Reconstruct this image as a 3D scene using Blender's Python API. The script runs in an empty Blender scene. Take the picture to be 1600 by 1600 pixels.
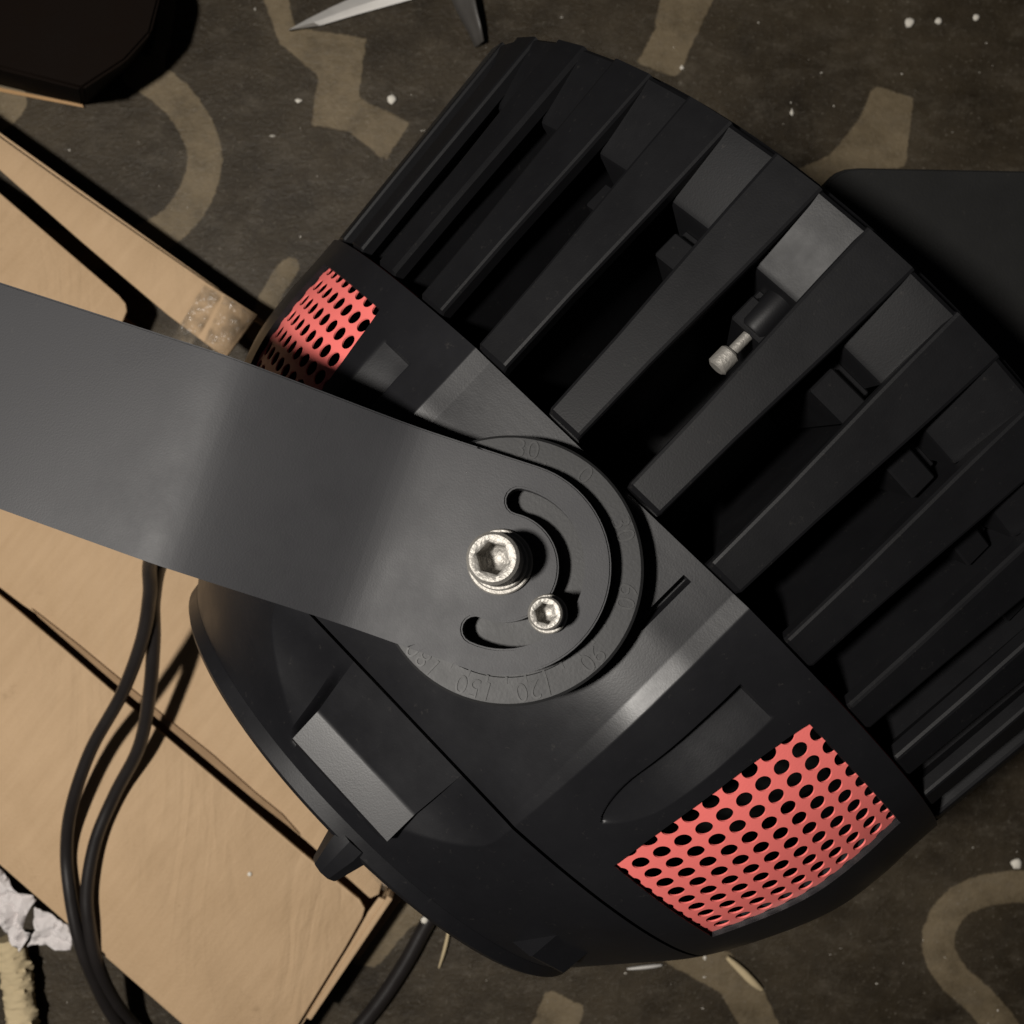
import bpy, bmesh, math, random
import numpy as np
from mathutils import Vector, Matrix, Euler, noise

random.seed(7)
PI = math.pi
R_ = math.radians
scene = bpy.context.scene
COL = scene.collection

# ------------------------------------------------------------------ camera
CAM_H = 0.572                       # camera height above the floor, looking straight down
F_REL = 1604.0 / 1600.0             # focal length / frame width (phone main camera)
cam_d = bpy.data.cameras.new("Camera")
cam_d.sensor_width = 36.0
cam_d.lens = 36.0 * F_REL
cam_d.clip_start = 0.01
cam_d.clip_end = 50.0
cam_d.dof.use_dof = True
cam_d.dof.focus_distance = 0.27
cam_d.dof.aperture_fstop = 26.0
cam = bpy.data.objects.new("Camera", cam_d)
COL.objects.link(cam)
cam.location = (0, 0, CAM_H)
scene.camera = cam

# ------------------------------------------------------------------ world + light
world = bpy.data.worlds.new("World")
scene.world = world
world.use_nodes = True
bg = world.node_tree.nodes["Background"]
bg.inputs[0].default_value = (0.85, 0.88, 1.0, 1)
bg.inputs[1].default_value = 0.012

def add_light(name, loc, target, power, radius, color):
    d = bpy.data.lights.new(name, 'SPOT')
    d.energy = power
    d.shadow_soft_size = radius
    d.color = color
    d.spot_size = R_(95)
    d.spot_blend = 0.9
    o = bpy.data.objects.new(name, d)
    COL.objects.link(o)
    o.location = loc
    o.rotation_euler = (Vector(target) - Vector(loc)).to_track_quat('-Z', 'Y').to_euler()
    return o

add_light("torch_light", (-0.34, -0.02, 0.97), (-0.03, -0.03, 0.1), 36.0, 0.034, (1.0, 0.95, 0.885))

scene.view_settings.view_transform = 'Standard'
scene.view_settings.look = 'None'
scene.view_settings.exposure = 0.0
scene.view_settings.gamma = 1.0

# ------------------------------------------------------------------ helpers
def W(px, py, z=0.0):
    """a point measured on the photograph (1600 px frame), at height z"""
    k = (CAM_H - z) / 1604.0
    return Vector(((px - 800) * k, (800 - py) * k, z))

def obj(name, mesh, mat=None, parent=None, smooth=None):
    o = bpy.data.objects.new(name, mesh)
    COL.objects.link(o)
    if mat:
        mesh.materials.clear()
        mesh.materials.append(mat)
    if smooth is not None:
        mesh.polygons.foreach_set("use_smooth", [True] * len(mesh.polygons))
        mesh.set_sharp_from_angle(angle=R_(smooth))
    if parent:
        o.parent = parent
    return o

def mesh_from(name, verts, faces):
    m = bpy.data.meshes.new(name)
    m.from_pydata([tuple(v) for v in verts], [], faces)
    m.update()
    return m

def bm_mesh(name, bm, recalc=True):
    if recalc:
        bmesh.ops.recalc_face_normals(bm, faces=bm.faces)
    m = bpy.data.meshes.new(name)
    bm.to_mesh(m)
    bm.free()
    return m

def tag(o, label=None, cat=None, group=None, kind=None):
    if label: o["label"] = label
    if cat: o["category"] = cat
    if group: o["group"] = group
    if kind: o["kind"] = kind
    return o

def empty(name, loc=(0, 0, 0)):
    o = bpy.data.objects.new(name, None)
    o.empty_display_size = 0.02
    COL.objects.link(o)
    o.location = loc
    return o

def prism(name, poly, z0, z1, bevel=0.0, seg=2):
    bm = bmesh.new()
    vs = [bm.verts.new((p[0], p[1], z0)) for p in poly]
    f = bm.faces.new(vs)
    r = bmesh.ops.extrude_face_region(bm, geom=[f])
    for g in r['geom']:
        if isinstance(g, bmesh.types.BMVert):
            g.co.z = z1
    bmesh.ops.recalc_face_normals(bm, faces=bm.faces)
    if bevel > 0:
        es = [e for e in bm.edges if len(e.link_faces) == 2 and e.calc_face_angle() > 0.5]
        bmesh.ops.bevel(bm, geom=es, offset=bevel, segments=seg, affect='EDGES', profile=0.5)
    return bm_mesh(name, bm)

def lathe(name, prof, seg=40, mod=None, close=False):
    """revolve (r, h) around +Z"""
    verts, faces = [], []
    n = len(prof)
    for i in range(seg):
        a = 2 * PI * i / seg
        for j, (r, h) in enumerate(prof):
            rr = mod(j, a, r) if mod else r
            verts.append((rr * math.cos(a), rr * math.sin(a), h))
    for i in range(seg):
        k = (i + 1) % seg
        for j in range(n - 1):
            faces.append((i * n + j, k * n + j, k * n + j + 1, i * n + j + 1))
    m = mesh_from(name, verts, faces)
    bm = bmesh.new(); bm.from_mesh(m)
    bmesh.ops.remove_doubles(bm, verts=bm.verts, dist=1e-6)
    bmesh.ops.recalc_face_normals(bm, faces=bm.faces)
    bm.to_mesh(m); bm.free()
    return m

def catmull(pts, per=10):
    pts = [Vector(p) for p in pts]
    P = [pts[0] * 2 - pts[1]] + pts + [pts[-1] * 2 - pts[-2]]
    out = []
    for i in range(1, len(P) - 2):
        for k in range(per):
            t = k / per
            p0, p1, p2, p3 = P[i - 1], P[i], P[i + 1], P[i + 2]
            out.append(0.5 * ((2 * p1) + (p2 - p0) * t + (2 * p0 - 5 * p1 + 4 * p2 - p3) * t * t + (3 * p1 - p0 - 3 * p2 + p3) * t ** 3))
    out.append(pts[-1])
    return out

def tube(name, pts, rad, seg=14, per=10, radf=None):
    c = catmull(pts, per)
    verts, faces = [], []
    up = Vector((0, 0, 1))
    for i, p in enumerate(c):
        t = (c[min(i + 1, len(c) - 1)] - c[max(i - 1, 0)]).normalized()
        s = t.cross(up)
        if s.length < 1e-4: s = Vector((1, 0, 0))
        s.normalize(); u = s.cross(t)
        r = rad * (radf(i / (len(c) - 1)) if radf else 1)
        for k in range(seg):
            a = 2 * PI * k / seg
            verts.append(p + s * (math.cos(a) * r) + u * (math.sin(a) * r))
    for i in range(len(c) - 1):
        for k in range(seg):
            l = (k + 1) % seg
            faces.append((i * seg + k, i * seg + l, (i + 1) * seg + l, (i + 1) * seg + k))
    faces.append(tuple(range(seg))[::-1])
    faces.append(tuple(range((len(c) - 1) * seg, len(c) * seg)))
    return mesh_from(name, verts, faces)

# ------------------------------------------------------------------ materials
def new_mat(name):
    m = bpy.data.materials.new(name)
    m.use_nodes = True
    nt = m.node_tree
    return m, nt, nt.nodes["Principled BSDF"]

def N(nt, typ, **kw):
    n = nt.nodes.new(typ)
    for k, v in kw.items():
        if k.startswith("i_"):
            key = k[2:]
            key = int(key) if key.isdigit() else key.replace("_", " ")
            n.inputs[key].default_value = v
        else:
            setattr(n, k, v)
    return n

def L(nt, a, ao, b, bi):
    nt.links.new(a.outputs[ao], b.inputs[bi])

def plastic(name, col, rough, bump=0.15, scale=900.0, spec=0.5, var=0.25, dust=0.0, metallic=0.0):
    m, nt, b = new_mat(name)
    tc = N(nt, "ShaderNodeTexCoord")
    n1 = N(nt, "ShaderNodeTexNoise", i_Scale=scale, i_Detail=3.0)
    n2 = N(nt, "ShaderNodeTexNoise", i_Scale=28.0, i_Detail=5.0, i_Roughness=0.65)
    L(nt, tc, "Object", n1, "Vector"); L(nt, tc, "Object", n2, "Vector")
    rmp = N(nt, "ShaderNodeMapRange", i_1=0.3, i_2=0.7, i_3=rough - 0.07, i_4=rough + 0.09)
    L(nt, n2, 0, rmp, 0); L(nt, rmp, 0, b, "Roughness")
    mx = N(nt, "ShaderNodeMix", data_type='RGBA')
    c0 = [c * (1 - var) for c in col]; c1 = [c * (1 + var) for c in col]
    mx.inputs[6].default_value = (*c0, 1); mx.inputs[7].default_value = (*c1, 1)
    L(nt, n2, 0, mx, 0)
    last = mx
    if dust > 0:
        v = N(nt, "ShaderNodeTexNoise", i_Scale=330.0, i_Detail=6.0, i_Roughness=0.75)
        L(nt, tc, "Object", v, "Vector")
        mr = N(nt, "ShaderNodeMapRange", i_1=0.62, i_2=0.76, i_3=0.0, i_4=dust)
        L(nt, v, 0, mr, 0)
        m2 = N(nt, "ShaderNodeMix", data_type='RGBA')
        m2.inputs[7].default_value = (0.3, 0.27, 0.23, 1)
        L(nt, mr, 0, m2, 0); L(nt, mx, 2, m2, 6)
        last = m2
    L(nt, last, 2, b, "Base Color")
    bp = N(nt, "ShaderNodeBump", i_Strength=bump, i_Distance=0.0003)
    L(nt, n1, 0, bp, "Height"); L(nt, bp, 0, b, "Normal")
    b.inputs["Specular IOR Level"].default_value = spec
    b.inputs["Metallic"].default_value = metallic
    return m

M = {}
M['housing'] = plastic('housing_plastic', (0.0088, 0.0088, 0.0100), 0.37, 0.055, 1900, dust=0.06, spec=0.27)
M['cap'] = plastic('cap_plastic', (0.0078, 0.0078, 0.0090), 0.38, 0.055, 1900, dust=0.06, spec=0.36)
M['sink'] = plastic('heat_sink_paint', (0.0055, 0.0055, 0.0062), 0.47, 0.08, 2000, dust=0.05, spec=0.19)
M['liner'] = plastic('inner_liner', (0.006, 0.006, 0.006), 0.7, 0.1)
M['bracket'] = plastic('bracket_powder_coat', (0.0205, 0.0205, 0.0228), 0.52, 0.08, 2200, dust=0.03, var=0.10, spec=0.36)
M['dial'] = plastic('dial_plastic', (0.019, 0.019, 0.0195), 0.5, 0.10, 1100, dust=0.08, spec=0.33)
M['number'] = plastic('dial_number', (0.011, 0.011, 0.011), 0.55, 0.1)
M['red'] = plastic('red_vent_paint', (0.78, 0.168, 0.152), 0.42, 0.12, 1500, var=0.12, dust=0.04)
M['steel'] = plastic('zinc_steel', (0.31, 0.295, 0.27), 0.52, 0.6, 1300, metallic=0.65, dust=0.2)
M['rubber'] = plastic('black_rubber', (0.017, 0.0145, 0.0138), 0.36, 0.2, 1500)
M['case'] = plastic('case_plastic', (0.011, 0.011, 0.0108), 0.62, 0.2, 1200, dust=0.03, spec=0.2)
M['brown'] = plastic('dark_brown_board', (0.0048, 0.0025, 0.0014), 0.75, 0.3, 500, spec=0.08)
M['trim'] = plastic('amber_trim', (0.36, 0.20, 0.07), 0.5, 0.2)
M['paper'] = plastic('white_paper', (0.62, 0.58, 0.57), 0.9, 0.4, 300, spec=0.15, var=0.1)
M['straw'] = plastic('straw_fibre', (0.52, 0.42, 0.26), 0.9, 0.8, 700, spec=0.1)
M['crumb'] = plastic('white_crumb', (0.70, 0.66, 0.58), 0.7, 0.4, 700)
M['blade'] = plastic('blade_steel', (0.60, 0.58, 0.55), 0.55, 0.2, 600, metallic=0.35)
M['edge_dark'] = plastic('lino_edge', (0.07, 0.065, 0.06), 0.4, 0.3, 400)
M['glass'] = plastic('front_glass', (0.03, 0.03, 0.03), 0.1, 0.0)

def card_mat():
    m, nt, b = new_mat('kraft_cardboard')
    tc = N(nt, "ShaderNodeTexCoord")
    mp = N(nt, "ShaderNodeMapping"); mp.inputs['Rotation'].default_value = (0, 0, R_(38.0))
    L(nt, tc, "Object", mp, 0)
    n0 = N(nt, "ShaderNodeTexNoise", i_Scale=14.0, i_Detail=4.0, i_Roughness=0.6)
    L(nt, mp, 0, n0, "Vector")
    st = N(nt, "ShaderNodeMapping"); st.inputs['Scale'].default_value = (260.0, 26.0, 60.0)
    L(nt, mp, 0, st, 0)
    n1 = N(nt, "ShaderNodeTexNoise", i_Scale=1.0, i_Detail=4.0)
    L(nt, st, 0, n1, "Vector")
    n2 = N(nt, "ShaderNodeTexNoise", i_Scale=900.0, i_Detail=3.0)
    L(nt, tc, "Object", n2, "Vector")
    cr = N(nt, "ShaderNodeValToRGB")
    cr.color_ramp.elements[0].position = 0.25; cr.color_ramp.elements[0].color = (0.385, 0.258, 0.145, 1)
    cr.color_ramp.elements[1].position = 0.75; cr.color_ramp.elements[1].color = (0.53, 0.372, 0.226, 1)
    ad = N(nt, "ShaderNodeMath", operation='MULTIPLY_ADD'); ad.inputs[1].default_value = 0.30
    L(nt, n1, 0, ad, 0)
    ad2 = N(nt, "ShaderNodeMath", operation='MULTIPLY_ADD'); ad2.inputs[1].default_value = 0.55; 
    L(nt, n0, 0, ad2, 0)
    ad3 = N(nt, "ShaderNodeMath", operation='MULTIPLY'); ad3.inputs[1].default_value = 0.15
    L(nt, n2, 0, ad3, 0); L(nt, ad3, 0, ad2, 2); L(nt, ad2, 0, ad, 2)
    L(nt, ad, 0, cr, 0)
    # a few darker scuffs
    n3 = N(nt, "ShaderNodeTexNoise", i_Scale=55.0, i_Detail=6.0, i_Roughness=0.7); L(nt, st, 0, n3, "Vector")
    n4 = N(nt, "ShaderNodeTexNoise", i_Scale=33.0, i_Detail=5.0, i_Roughness=0.7); L(nt, tc, "Object", n4, "Vector")
    mr = N(nt, "ShaderNodeMapRange", i_1=0.64, i_2=0.80, i_3=0.0, i_4=0.6); L(nt, n4, 0, mr, 0)
    mx = N(nt, "ShaderNodeMix", data_type='RGBA'); mx.inputs[7].default_value = (0.20, 0.125, 0.065, 1)
    L(nt, mr, 0, mx, 0); L(nt, cr, 0, mx, 6)
    L(nt, mx, 2, b, "Base Color")
    b.inputs["Roughness"].default_value = 0.72
    b.inputs["Specular IOR Level"].default_value = 0.25
    sm = N(nt, "ShaderNodeMath", operation='ADD')
    L(nt, n1, 0, sm, 0); L(nt, n2, 0, sm, 1)
    cz = N(nt, "ShaderNodeMapping"); cz.inputs['Scale'].default_value = (34.0, 9.0, 9.0); cz.inputs['Rotation'].default_value = (0, 0, R_(12))
    L(nt, tc, "Object", cz, 0)
    n5 = N(nt, "ShaderNodeTexNoise", i_Scale=1.0, i_Detail=3.0, i_Distortion=0.6); L(nt, cz, 0, n5, "Vector")
    fo_ = N(nt, "ShaderNodeMath", operation='PINGPONG'); fo_.inputs[1].default_value = 0.12; L(nt, n5, 0, fo_, 0)
    b0 = N(nt, "ShaderNodeBump", i_Strength=0.55, i_Distance=0.006); L(nt, fo_, 0, b0, "Height")
    bp = N(nt, "ShaderNodeBump", i_Strength=0.28, i_Distance=0.0009)
    L(nt, sm, 0, bp, "Height"); L(nt, b0, 0, bp, "Normal"); L(nt, bp, 0, b, "Normal")
    return m
M['card'] = card_mat()

def card_edge_mat():
    m, nt, b = new_mat('cardboard_inner_dark')
    tc = N(nt, "ShaderNodeTexCoord")
    n1 = N(nt, "ShaderNodeTexNoise", i_Scale=120.0, i_Detail=4.0); L(nt, tc, "Object", n1, "Vector")
    cr = N(nt, "ShaderNodeValToRGB")
    cr.color_ramp.elements[0].color = (0.20, 0.12, 0.06, 1); cr.color_ramp.elements[1].color = (0.34, 0.22, 0.12, 1)
    L(nt, n1, 0, cr, 0); L(nt, cr, 0, b, "Base Color"); b.inputs["Roughness"].default_value = 0.85
    return m
M['card_in'] = card_edge_mat()

def tape_mat():
    m, nt, b = new_mat('clear_tape')
    b.inputs["Base Color"].default_value = (0.30, 0.24, 0.17, 1)
    b.inputs["Roughness"].default_value = 0.14
    b.inputs["Alpha"].default_value = 0.30
    tc = N(nt, "ShaderNodeTexCoord")
    n1 = N(nt, "ShaderNodeTexNoise", i_Scale=120.0, i_Detail=3.0); L(nt, tc, "Object", n1, "Vector")
    bp = N(nt, "ShaderNodeBump", i_Strength=1.0, i_Distance=0.004)
    L(nt, n1, 0, bp, "Height"); L(nt, bp, 0, b, "Normal")
    al = N(nt, "ShaderNodeMapRange", i_1=0.42, i_2=0.68, i_3=0.06, i_4=0.34); L(nt, n1, 0, al, 0); L(nt, al, 0, b, "Alpha")
    return m
M['tape'] = tape_mat()

def floor_mat():
    m, nt, b = new_mat('patterned_linoleum')
    tc = N(nt, "ShaderNodeTexCoord")
    at = N(nt, "ShaderNodeAttribute", attribute_name="pattern_distance")
    # ragged edge of the print (distance in metres, negative inside)
    ne = N(nt, "ShaderNodeTexNoise", i_Scale=170.0, i_Detail=5.0, i_Roughness=0.7); L(nt, tc, "Object", ne, "Vector")
    ms = N(nt, "ShaderNodeMath", operation='MULTIPLY_ADD'); ms.inputs[1].default_value = 0.0042; ms.inputs[2].default_value = -0.0021
    L(nt, ne, 0, ms, 0)
    ad = N(nt, "ShaderNodeMath", operation='ADD'); L(nt, at, "Fac", ad, 0); L(nt, ms, 0, ad, 1)
    mk = N(nt, "ShaderNodeMapRange", i_1=0.0005, i_2=-0.0005, i_3=0.0, i_4=1.0); L(nt, ad, 0, mk, 0)
    # print wear
    nw = N(nt, "ShaderNodeTexNoise", i_Scale=42.0, i_Detail=8.0, i_Roughness=0.75); L(nt, tc, "Object", nw, "Vector")
    wr = N(nt, "ShaderNodeMapRange", i_1=0.34, i_2=0.56, i_3=0.50, i_4=1.0); L(nt, nw, 0, wr, 0)
    mw = N(nt, "ShaderNodeMath", operation='MULTIPLY'); L(nt, mk, 0, mw, 0); L(nt, wr, 0, mw, 1)
    nb = N(nt, "ShaderNodeTexNoise", i_Scale=16.0, i_Detail=9.0, i_Roughness=0.72); L(nt, tc, "Object", nb, "Vector")
    dark = N(nt, "ShaderNodeValToRGB")
    dark.color_ramp.elements[0].position = 0.32; dark.color_ramp.elements[0].color = (0.0165, 0.0120, 0.0070, 1)
    dark.color_ramp.elements[1].position = 0.72; dark.color_ramp.elements[1].color = (0.064, 0.050, 0.032, 1)
    L(nt, nb, 0, dark, 0)
    tan = N(nt, "ShaderNodeValToRGB")
    tan.color_ramp.elements[0].position = 0.3; tan.color_ramp.elements[0].color = (0.115, 0.088, 0.052, 1)
    tan.color_ramp.elements[1].position = 0.7; tan.color_ramp.elements[1].color = (0.205, 0.160, 0.100, 1)
    L(nt, nb, 0, tan, 0)
    mx = N(nt, "ShaderNodeMix", data_type='RGBA')
    L(nt, mw, 0, mx, 0); L(nt, dark, 0, mx, 6); L(nt, tan, 0, mx, 7)
    # dusty smears
    sp = N(nt, "ShaderNodeMapping"); sp.inputs['Scale'].default_value = (46.0, 78.0, 1.0); sp.inputs['Rotation'].default_value = (0, 0, R_(24))
    L(nt, tc, "Object", sp, 0)
    nd = N(nt, "ShaderNodeTexNoise", i_Scale=1.0, i_Detail=9.0, i_Roughness=0.78); L(nt, sp, 0, nd, "Vector")
    dr = N(nt, "ShaderNodeMapRange", i_1=0.50, i_2=0.80, i_3=0.0, i_4=0.40); L(nt, nd, 0, dr, 0)
    m2 = N(nt, "ShaderNodeMix", data_type='RGBA'); m2.inputs[7].default_value = (0.18, 0.155, 0.12, 1)
    L(nt, dr, 0, m2, 0); L(nt, mx, 2, m2, 6)
    # fine grit
    ng = N(nt, "ShaderNodeTexNoise", i_Scale=420.0, i_Detail=4.0, i_Roughness=0.7); L(nt, tc, "Object", ng, "Vector")
    gr = N(nt, "ShaderNodeMapRange", i_1=0.60, i_2=0.76, i_3=0.0, i_4=0.50); L(nt, ng, 0, gr, 0)
    m3 = N(nt, "ShaderNodeMix", data_type='RGBA'); m3.inputs[7].default_value = (0.30, 0.27, 0.22, 1)
    L(nt, gr, 0, m3, 0); L(nt, m2, 2, m3, 6)
    # pale scratches
    sc = N(nt, "ShaderNodeMapping"); sc.inputs['Scale'].default_value = (420.0, 26.0, 1.0); sc.inputs['Rotation'].default_value = (0, 0, R_(-14))
    L(nt, tc, "Object", sc, 0)
    ns = N(nt, "ShaderNodeTexNoise", i_Scale=1.0, i_Detail=2.0); L(nt, sc, 0, ns, "Vector")
    sr = N(nt, "ShaderNodeMapRange", i_1=0.74, i_2=0.84, i_3=0.0, i_4=0.4); L(nt, ns, 0, sr, 0)
    m4 = N(nt, "ShaderNodeMix", data_type='RGBA'); m4.inputs[7].default_value = (0.22, 0.20, 0.17, 1)
    L(nt, sr, 0, m4, 0); L(nt, m3, 2, m4, 6)
    L(nt, m4, 2, b, "Base Color")
    rr = N(nt, "ShaderNodeMapRange", i_1=0.3, i_2=0.7, i_3=0.26, i_4=0.6); L(nt, nw, 0, rr, 0); L(nt, rr, 0, b, "Roughness")
    b.inputs["Specular IOR Level"].default_value = 0.22
    hb = N(nt, "ShaderNodeMath", operation='ADD'); L(nt, nd, 0, hb, 0); L(nt, ng, 0, hb, 1)
    bp = N(nt, "ShaderNodeBump", i_Strength=0.5, i_Distance=0.0012)
    L(nt, hb, 0, bp, "Height"); L(nt, bp, 0, b, "Normal")
    return m
M['floor'] = floor_mat()

# ------------------------------------------------------------------ floor (printed linoleum)
def sdf_poly(P, poly):
    d = np.full(P.shape[0], 1e9); s = np.ones(P.shape[0])
    n = len(poly)
    for i in range(n):
        a = np.array(poly[i]); b = np.array(poly[i - 1])
        e = b - a; w = P - a
        t = np.clip((w @ e) / (e @ e), 0, 1)
        d = np.minimum(d, np.hypot(*(w - t[:, None] * e).T))
        c1 = P[:, 1] >= a[1]; c2 = P[:, 1] < b[1]; c3 = e[0] * w[:, 1] > e[1] * w[:, 0]
        flip = (c1 & c2 & c3) | (~c1 & ~c2 & ~c3)
        s = np.where(flip, -s, s)
    return s * d

def sdf_stroke(P, pts, wid):
    d = np.full(P.shape[0], 1e9)
    for i in range(len(pts) - 1):
        a = np.array(pts[i]); b = np.array(pts[i + 1]); e = b - a; w = P - a
        t = np.clip((w @ e) / (e @ e), 0, 1)
        d = np.minimum(d, np.hypot(*(w - t[:, None] * e).T))
    return d - wid / 2

def build_floor():
    n = 440; half = 0.75
    g = np.linspace(-half, half, n)
    X, Y = np.meshgrid(g, g)
    P = np.stack([X.ravel(), Y.ravel()], 1)
    f2 = lambda pts: [tuple(W(x, y).xy) for x, y in pts]
    sm = lambda pts: [tuple(v.xy) for v in catmull([W(x, y) for x, y in pts], 6)]
    k = CAM_H / 1604
    polys = [
        [(405, -120), (445, -120), (447, -20), (460, 42), (572, 60), (560, 152), (640, 192), (602, 252), (545, 205), (486, 195), (498, 118), (437, 68), (412, 0)],
        [(1050, -160), (1150, -160), (1120, -10), (1085, 60), (1060, 122), (995, 98), (1022, 50), (1035, -20)],
        [(1365, 133), (1427, 152), (1415, 262), (1330, 266), (1270, 300), (1180, 330), (1190, 290), (1300, 240), (1340, 190)],
        [(1000, 1470), (1140, 1488), (1192, 1545), (1225, 1620), (1235, 1760), (1170, 1760), (1160, 1610), (1125, 1550), (1050, 1510)],
        [(855, 1545), (912, 1572), (898, 1640), (840, 1800), (780, 1780), (815, 1640)],
        [(548, 1505), (600, 1420), (640, 1380), (700, 1420), (640, 1450), (588, 1512)],
    ]
    strokes = [
        ([(268, -60), (262, 10), (252, 70), (240, 120)], 24),
        ([(215, 112), (262, 142), (302, 190), (320, 245), (305, 305), (268, 352), (215, 380), (140, 395), (60, 380)], 54),
        ([(1700, 1400), (1620, 1386), (1560, 1388), (1510, 1402), (1476, 1434), (1466, 1478), (1486, 1522), (1535, 1568), (1575, 1625), (1590, 1720)], 50),
        ([(452, 418), (436, 440), (415, 480), (400, 520)], 32),
        ([(-60, 120), (20, 150), (-10, 190), (-90, 210)], 40),
        ([(1750, 300), (1700, 420), (1760, 560), (1720, 700)], 55),
        ([(1640, 900), (1700, 1000), (1660, 1120)], 50),
        ([(700, -120), (800, -70), (880, -110), (960, -200)], 55),
        ([(1500, -160), (1600, -100), (1690, -140), (1760, -60)], 55),
        ([(380, 1720), (460, 1680), (560, 1720), (600, 1820)], 50),
    ]
    d = np.full(P.shape[0], 1e9)
    for q in polys: d = np.minimum(d, sdf_poly(P, f2(q)))
    for q, wd in strokes: d = np.minimum(d, sdf_stroke(P, sm(q), wd * k))
    idx = np.arange(n * n).reshape(n, n)
    faces = np.stack([idx[:-1, :-1], idx[:-1, 1:], idx[1:, 1:], idx[1:, :-1]], -1).reshape(-1, 4)
    m = bpy.data.meshes.new("floor")
    z = np.zeros(P.shape[0])
    m.from_pydata(np.column_stack([P, z]).tolist(), [], faces.tolist())
    at = m.attributes.new("pattern_distance", 'FLOAT', 'POINT')
    at.data.foreach_set("value", d.astype(np.float32))
    m.update()
    return obj("floor", m, M['floor'])
tag(build_floor(), "dark worn linoleum floor printed with tan scroll shapes", kind="structure")

# ------------------------------------------------------------------ the lamp: frame of reference
AZ, RHO = R_(45.5), R_(9.5)
ax = Vector((math.cos(AZ), math.sin(AZ), 0))
pp = Vector((math.sin(AZ), -math.cos(AZ), 0))
nn = -math.sin(RHO) * pp + math.cos(RHO) * Vector((0, 0, 1))
yy = nn.cross(ax)
LO = 0.0343 * pp + Vector((0, 0, CAM_H - 0.4))
LM = Matrix(((ax.x, yy.x, nn.x, LO.x), (ax.y, yy.y, nn.y, LO.y), (ax.z, yy.z, nn.z, LO.z), (0, 0, 0, 1)))
lamp = empty("flood_lamp")
lamp.matrix_world = LM
tag(lamp, "large black finned lamp with red mesh vents and grey swivel bracket lying on its side", "flood lamp")

PX = np.array([-.105, -.1016, -.0815, -.0617, -.04, -.019, 0, .024, .1074])
PR = np.array([.0950, .0982, .1135, .1280, .1390, .1468, .1497, .151, .158])
_c = catmull([(x, r, 0) for x, r in zip(PX, PR)], 12)
_cx = np.array([v.x for v in _c]); _cr = np.array([v.y for v in _c])
def prof(x): return float(np.interp(x, _cx, _cr))

def sstep(a, b, x):
    t = min(1.0, max(0.0, (x - a) / (b - a)))
    return t * t * (3 - 2 * t)

def polar(x, ph, r): return Vector((x, -r * math.sin(ph), r * math.cos(ph)))

PANEL_CUT = 0.0085
LEDGES = [(-8.0, 12.2), (43.0, 52.0)]
def body_r(x, ph):
    """radius of the plastic shell at axial x and angle ph (rad) from the bracket axis"""
    R = prof(x)
    r = R
    c = math.cos(ph)
    if c > 0.5:
        cut = PANEL_CUT
        cut *= (1 - sstep(0.066, 0.098, -x))
        y = R * math.sin(ph)
        ay = abs(y)
        zp = R - cut
        half = 0.0435
        if ay > half: zp += (ay - half) * 0.15
        if 0.0018 < x < 0.0185 and abs(y - 0.0332) < 0.0011: zp -= 0.0045
        if ay < 0.0515:
            rp = zp / c
            r = min(R, rp) if ay > half else rp if rp < R else R
    # raised ledges on the end cap, with a groove beside the middle one
    if x < -0.0602:
        pdg = math.degrees(ph)
        for a0, a1 in LEDGES:
            if a0 < pdg < a1:
                am = R_((a0 + a1) / 2) if a0 > 20 else 0.0
                zt = prof(-0.0602) - (PANEL_CUT if a0 < 20 else 0.004)
                k0 = 0.0188 if a0 < 20 else 0.0170
                zt -= min(-0.0602 - x, k0) * (0.45 if a0 < 20 else 0.62) + max(0, -0.0602 - k0 - x) * 0.10
                if x < -0.0905: zt -= (-0.0905 - x) * 3
                rr = zt / math.cos(ph - am)
                if rr > r: r = rr
        if -10.0 < pdg < LEDGES[0][0]:
            g = sstep(-10.0, -8.7, pdg) * sstep(0.0625, 0.075, -x) * (1 - sstep(0.0870, 0.0945, -x))
            r -= 0.0055 * g
    # long teardrop recesses beside the panel
    for sgn in (1, -1):
        pd = math.degrees(ph) * sgn
        if 21 < pd < 31 and -0.05 < x < 0.016:
            u = (x + 0.041) / 0.051            # 0 pointed end .. 1 blunt end
            if 0 < u < 1.0:
                hw = 2.6 * math.sin(min(1.0, u * 3.2) * PI / 2) ** 0.6
                v = (pd - 25.9) / max(hw, 1e-3)
                if abs(v) < 1:
                    dep = 0.0047 * (0.22 + 0.78 * sstep(0.0, 0.6, u))
                    k = sstep(-1.0, -0.72, v) if v < -0.72 else 1 - ((v + 0.72) / 1.72) ** 1.2
                    r -= dep * k * (1 if u < 0.985 else 0)
    # little raised lip along the outer edge of the recess
    return r

VENT = [(R_(32.0), R_(55.5)), (R_(-53.0), R_(-32.6))]
VX0, VX1 = -0.0485, 0.0146

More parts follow.
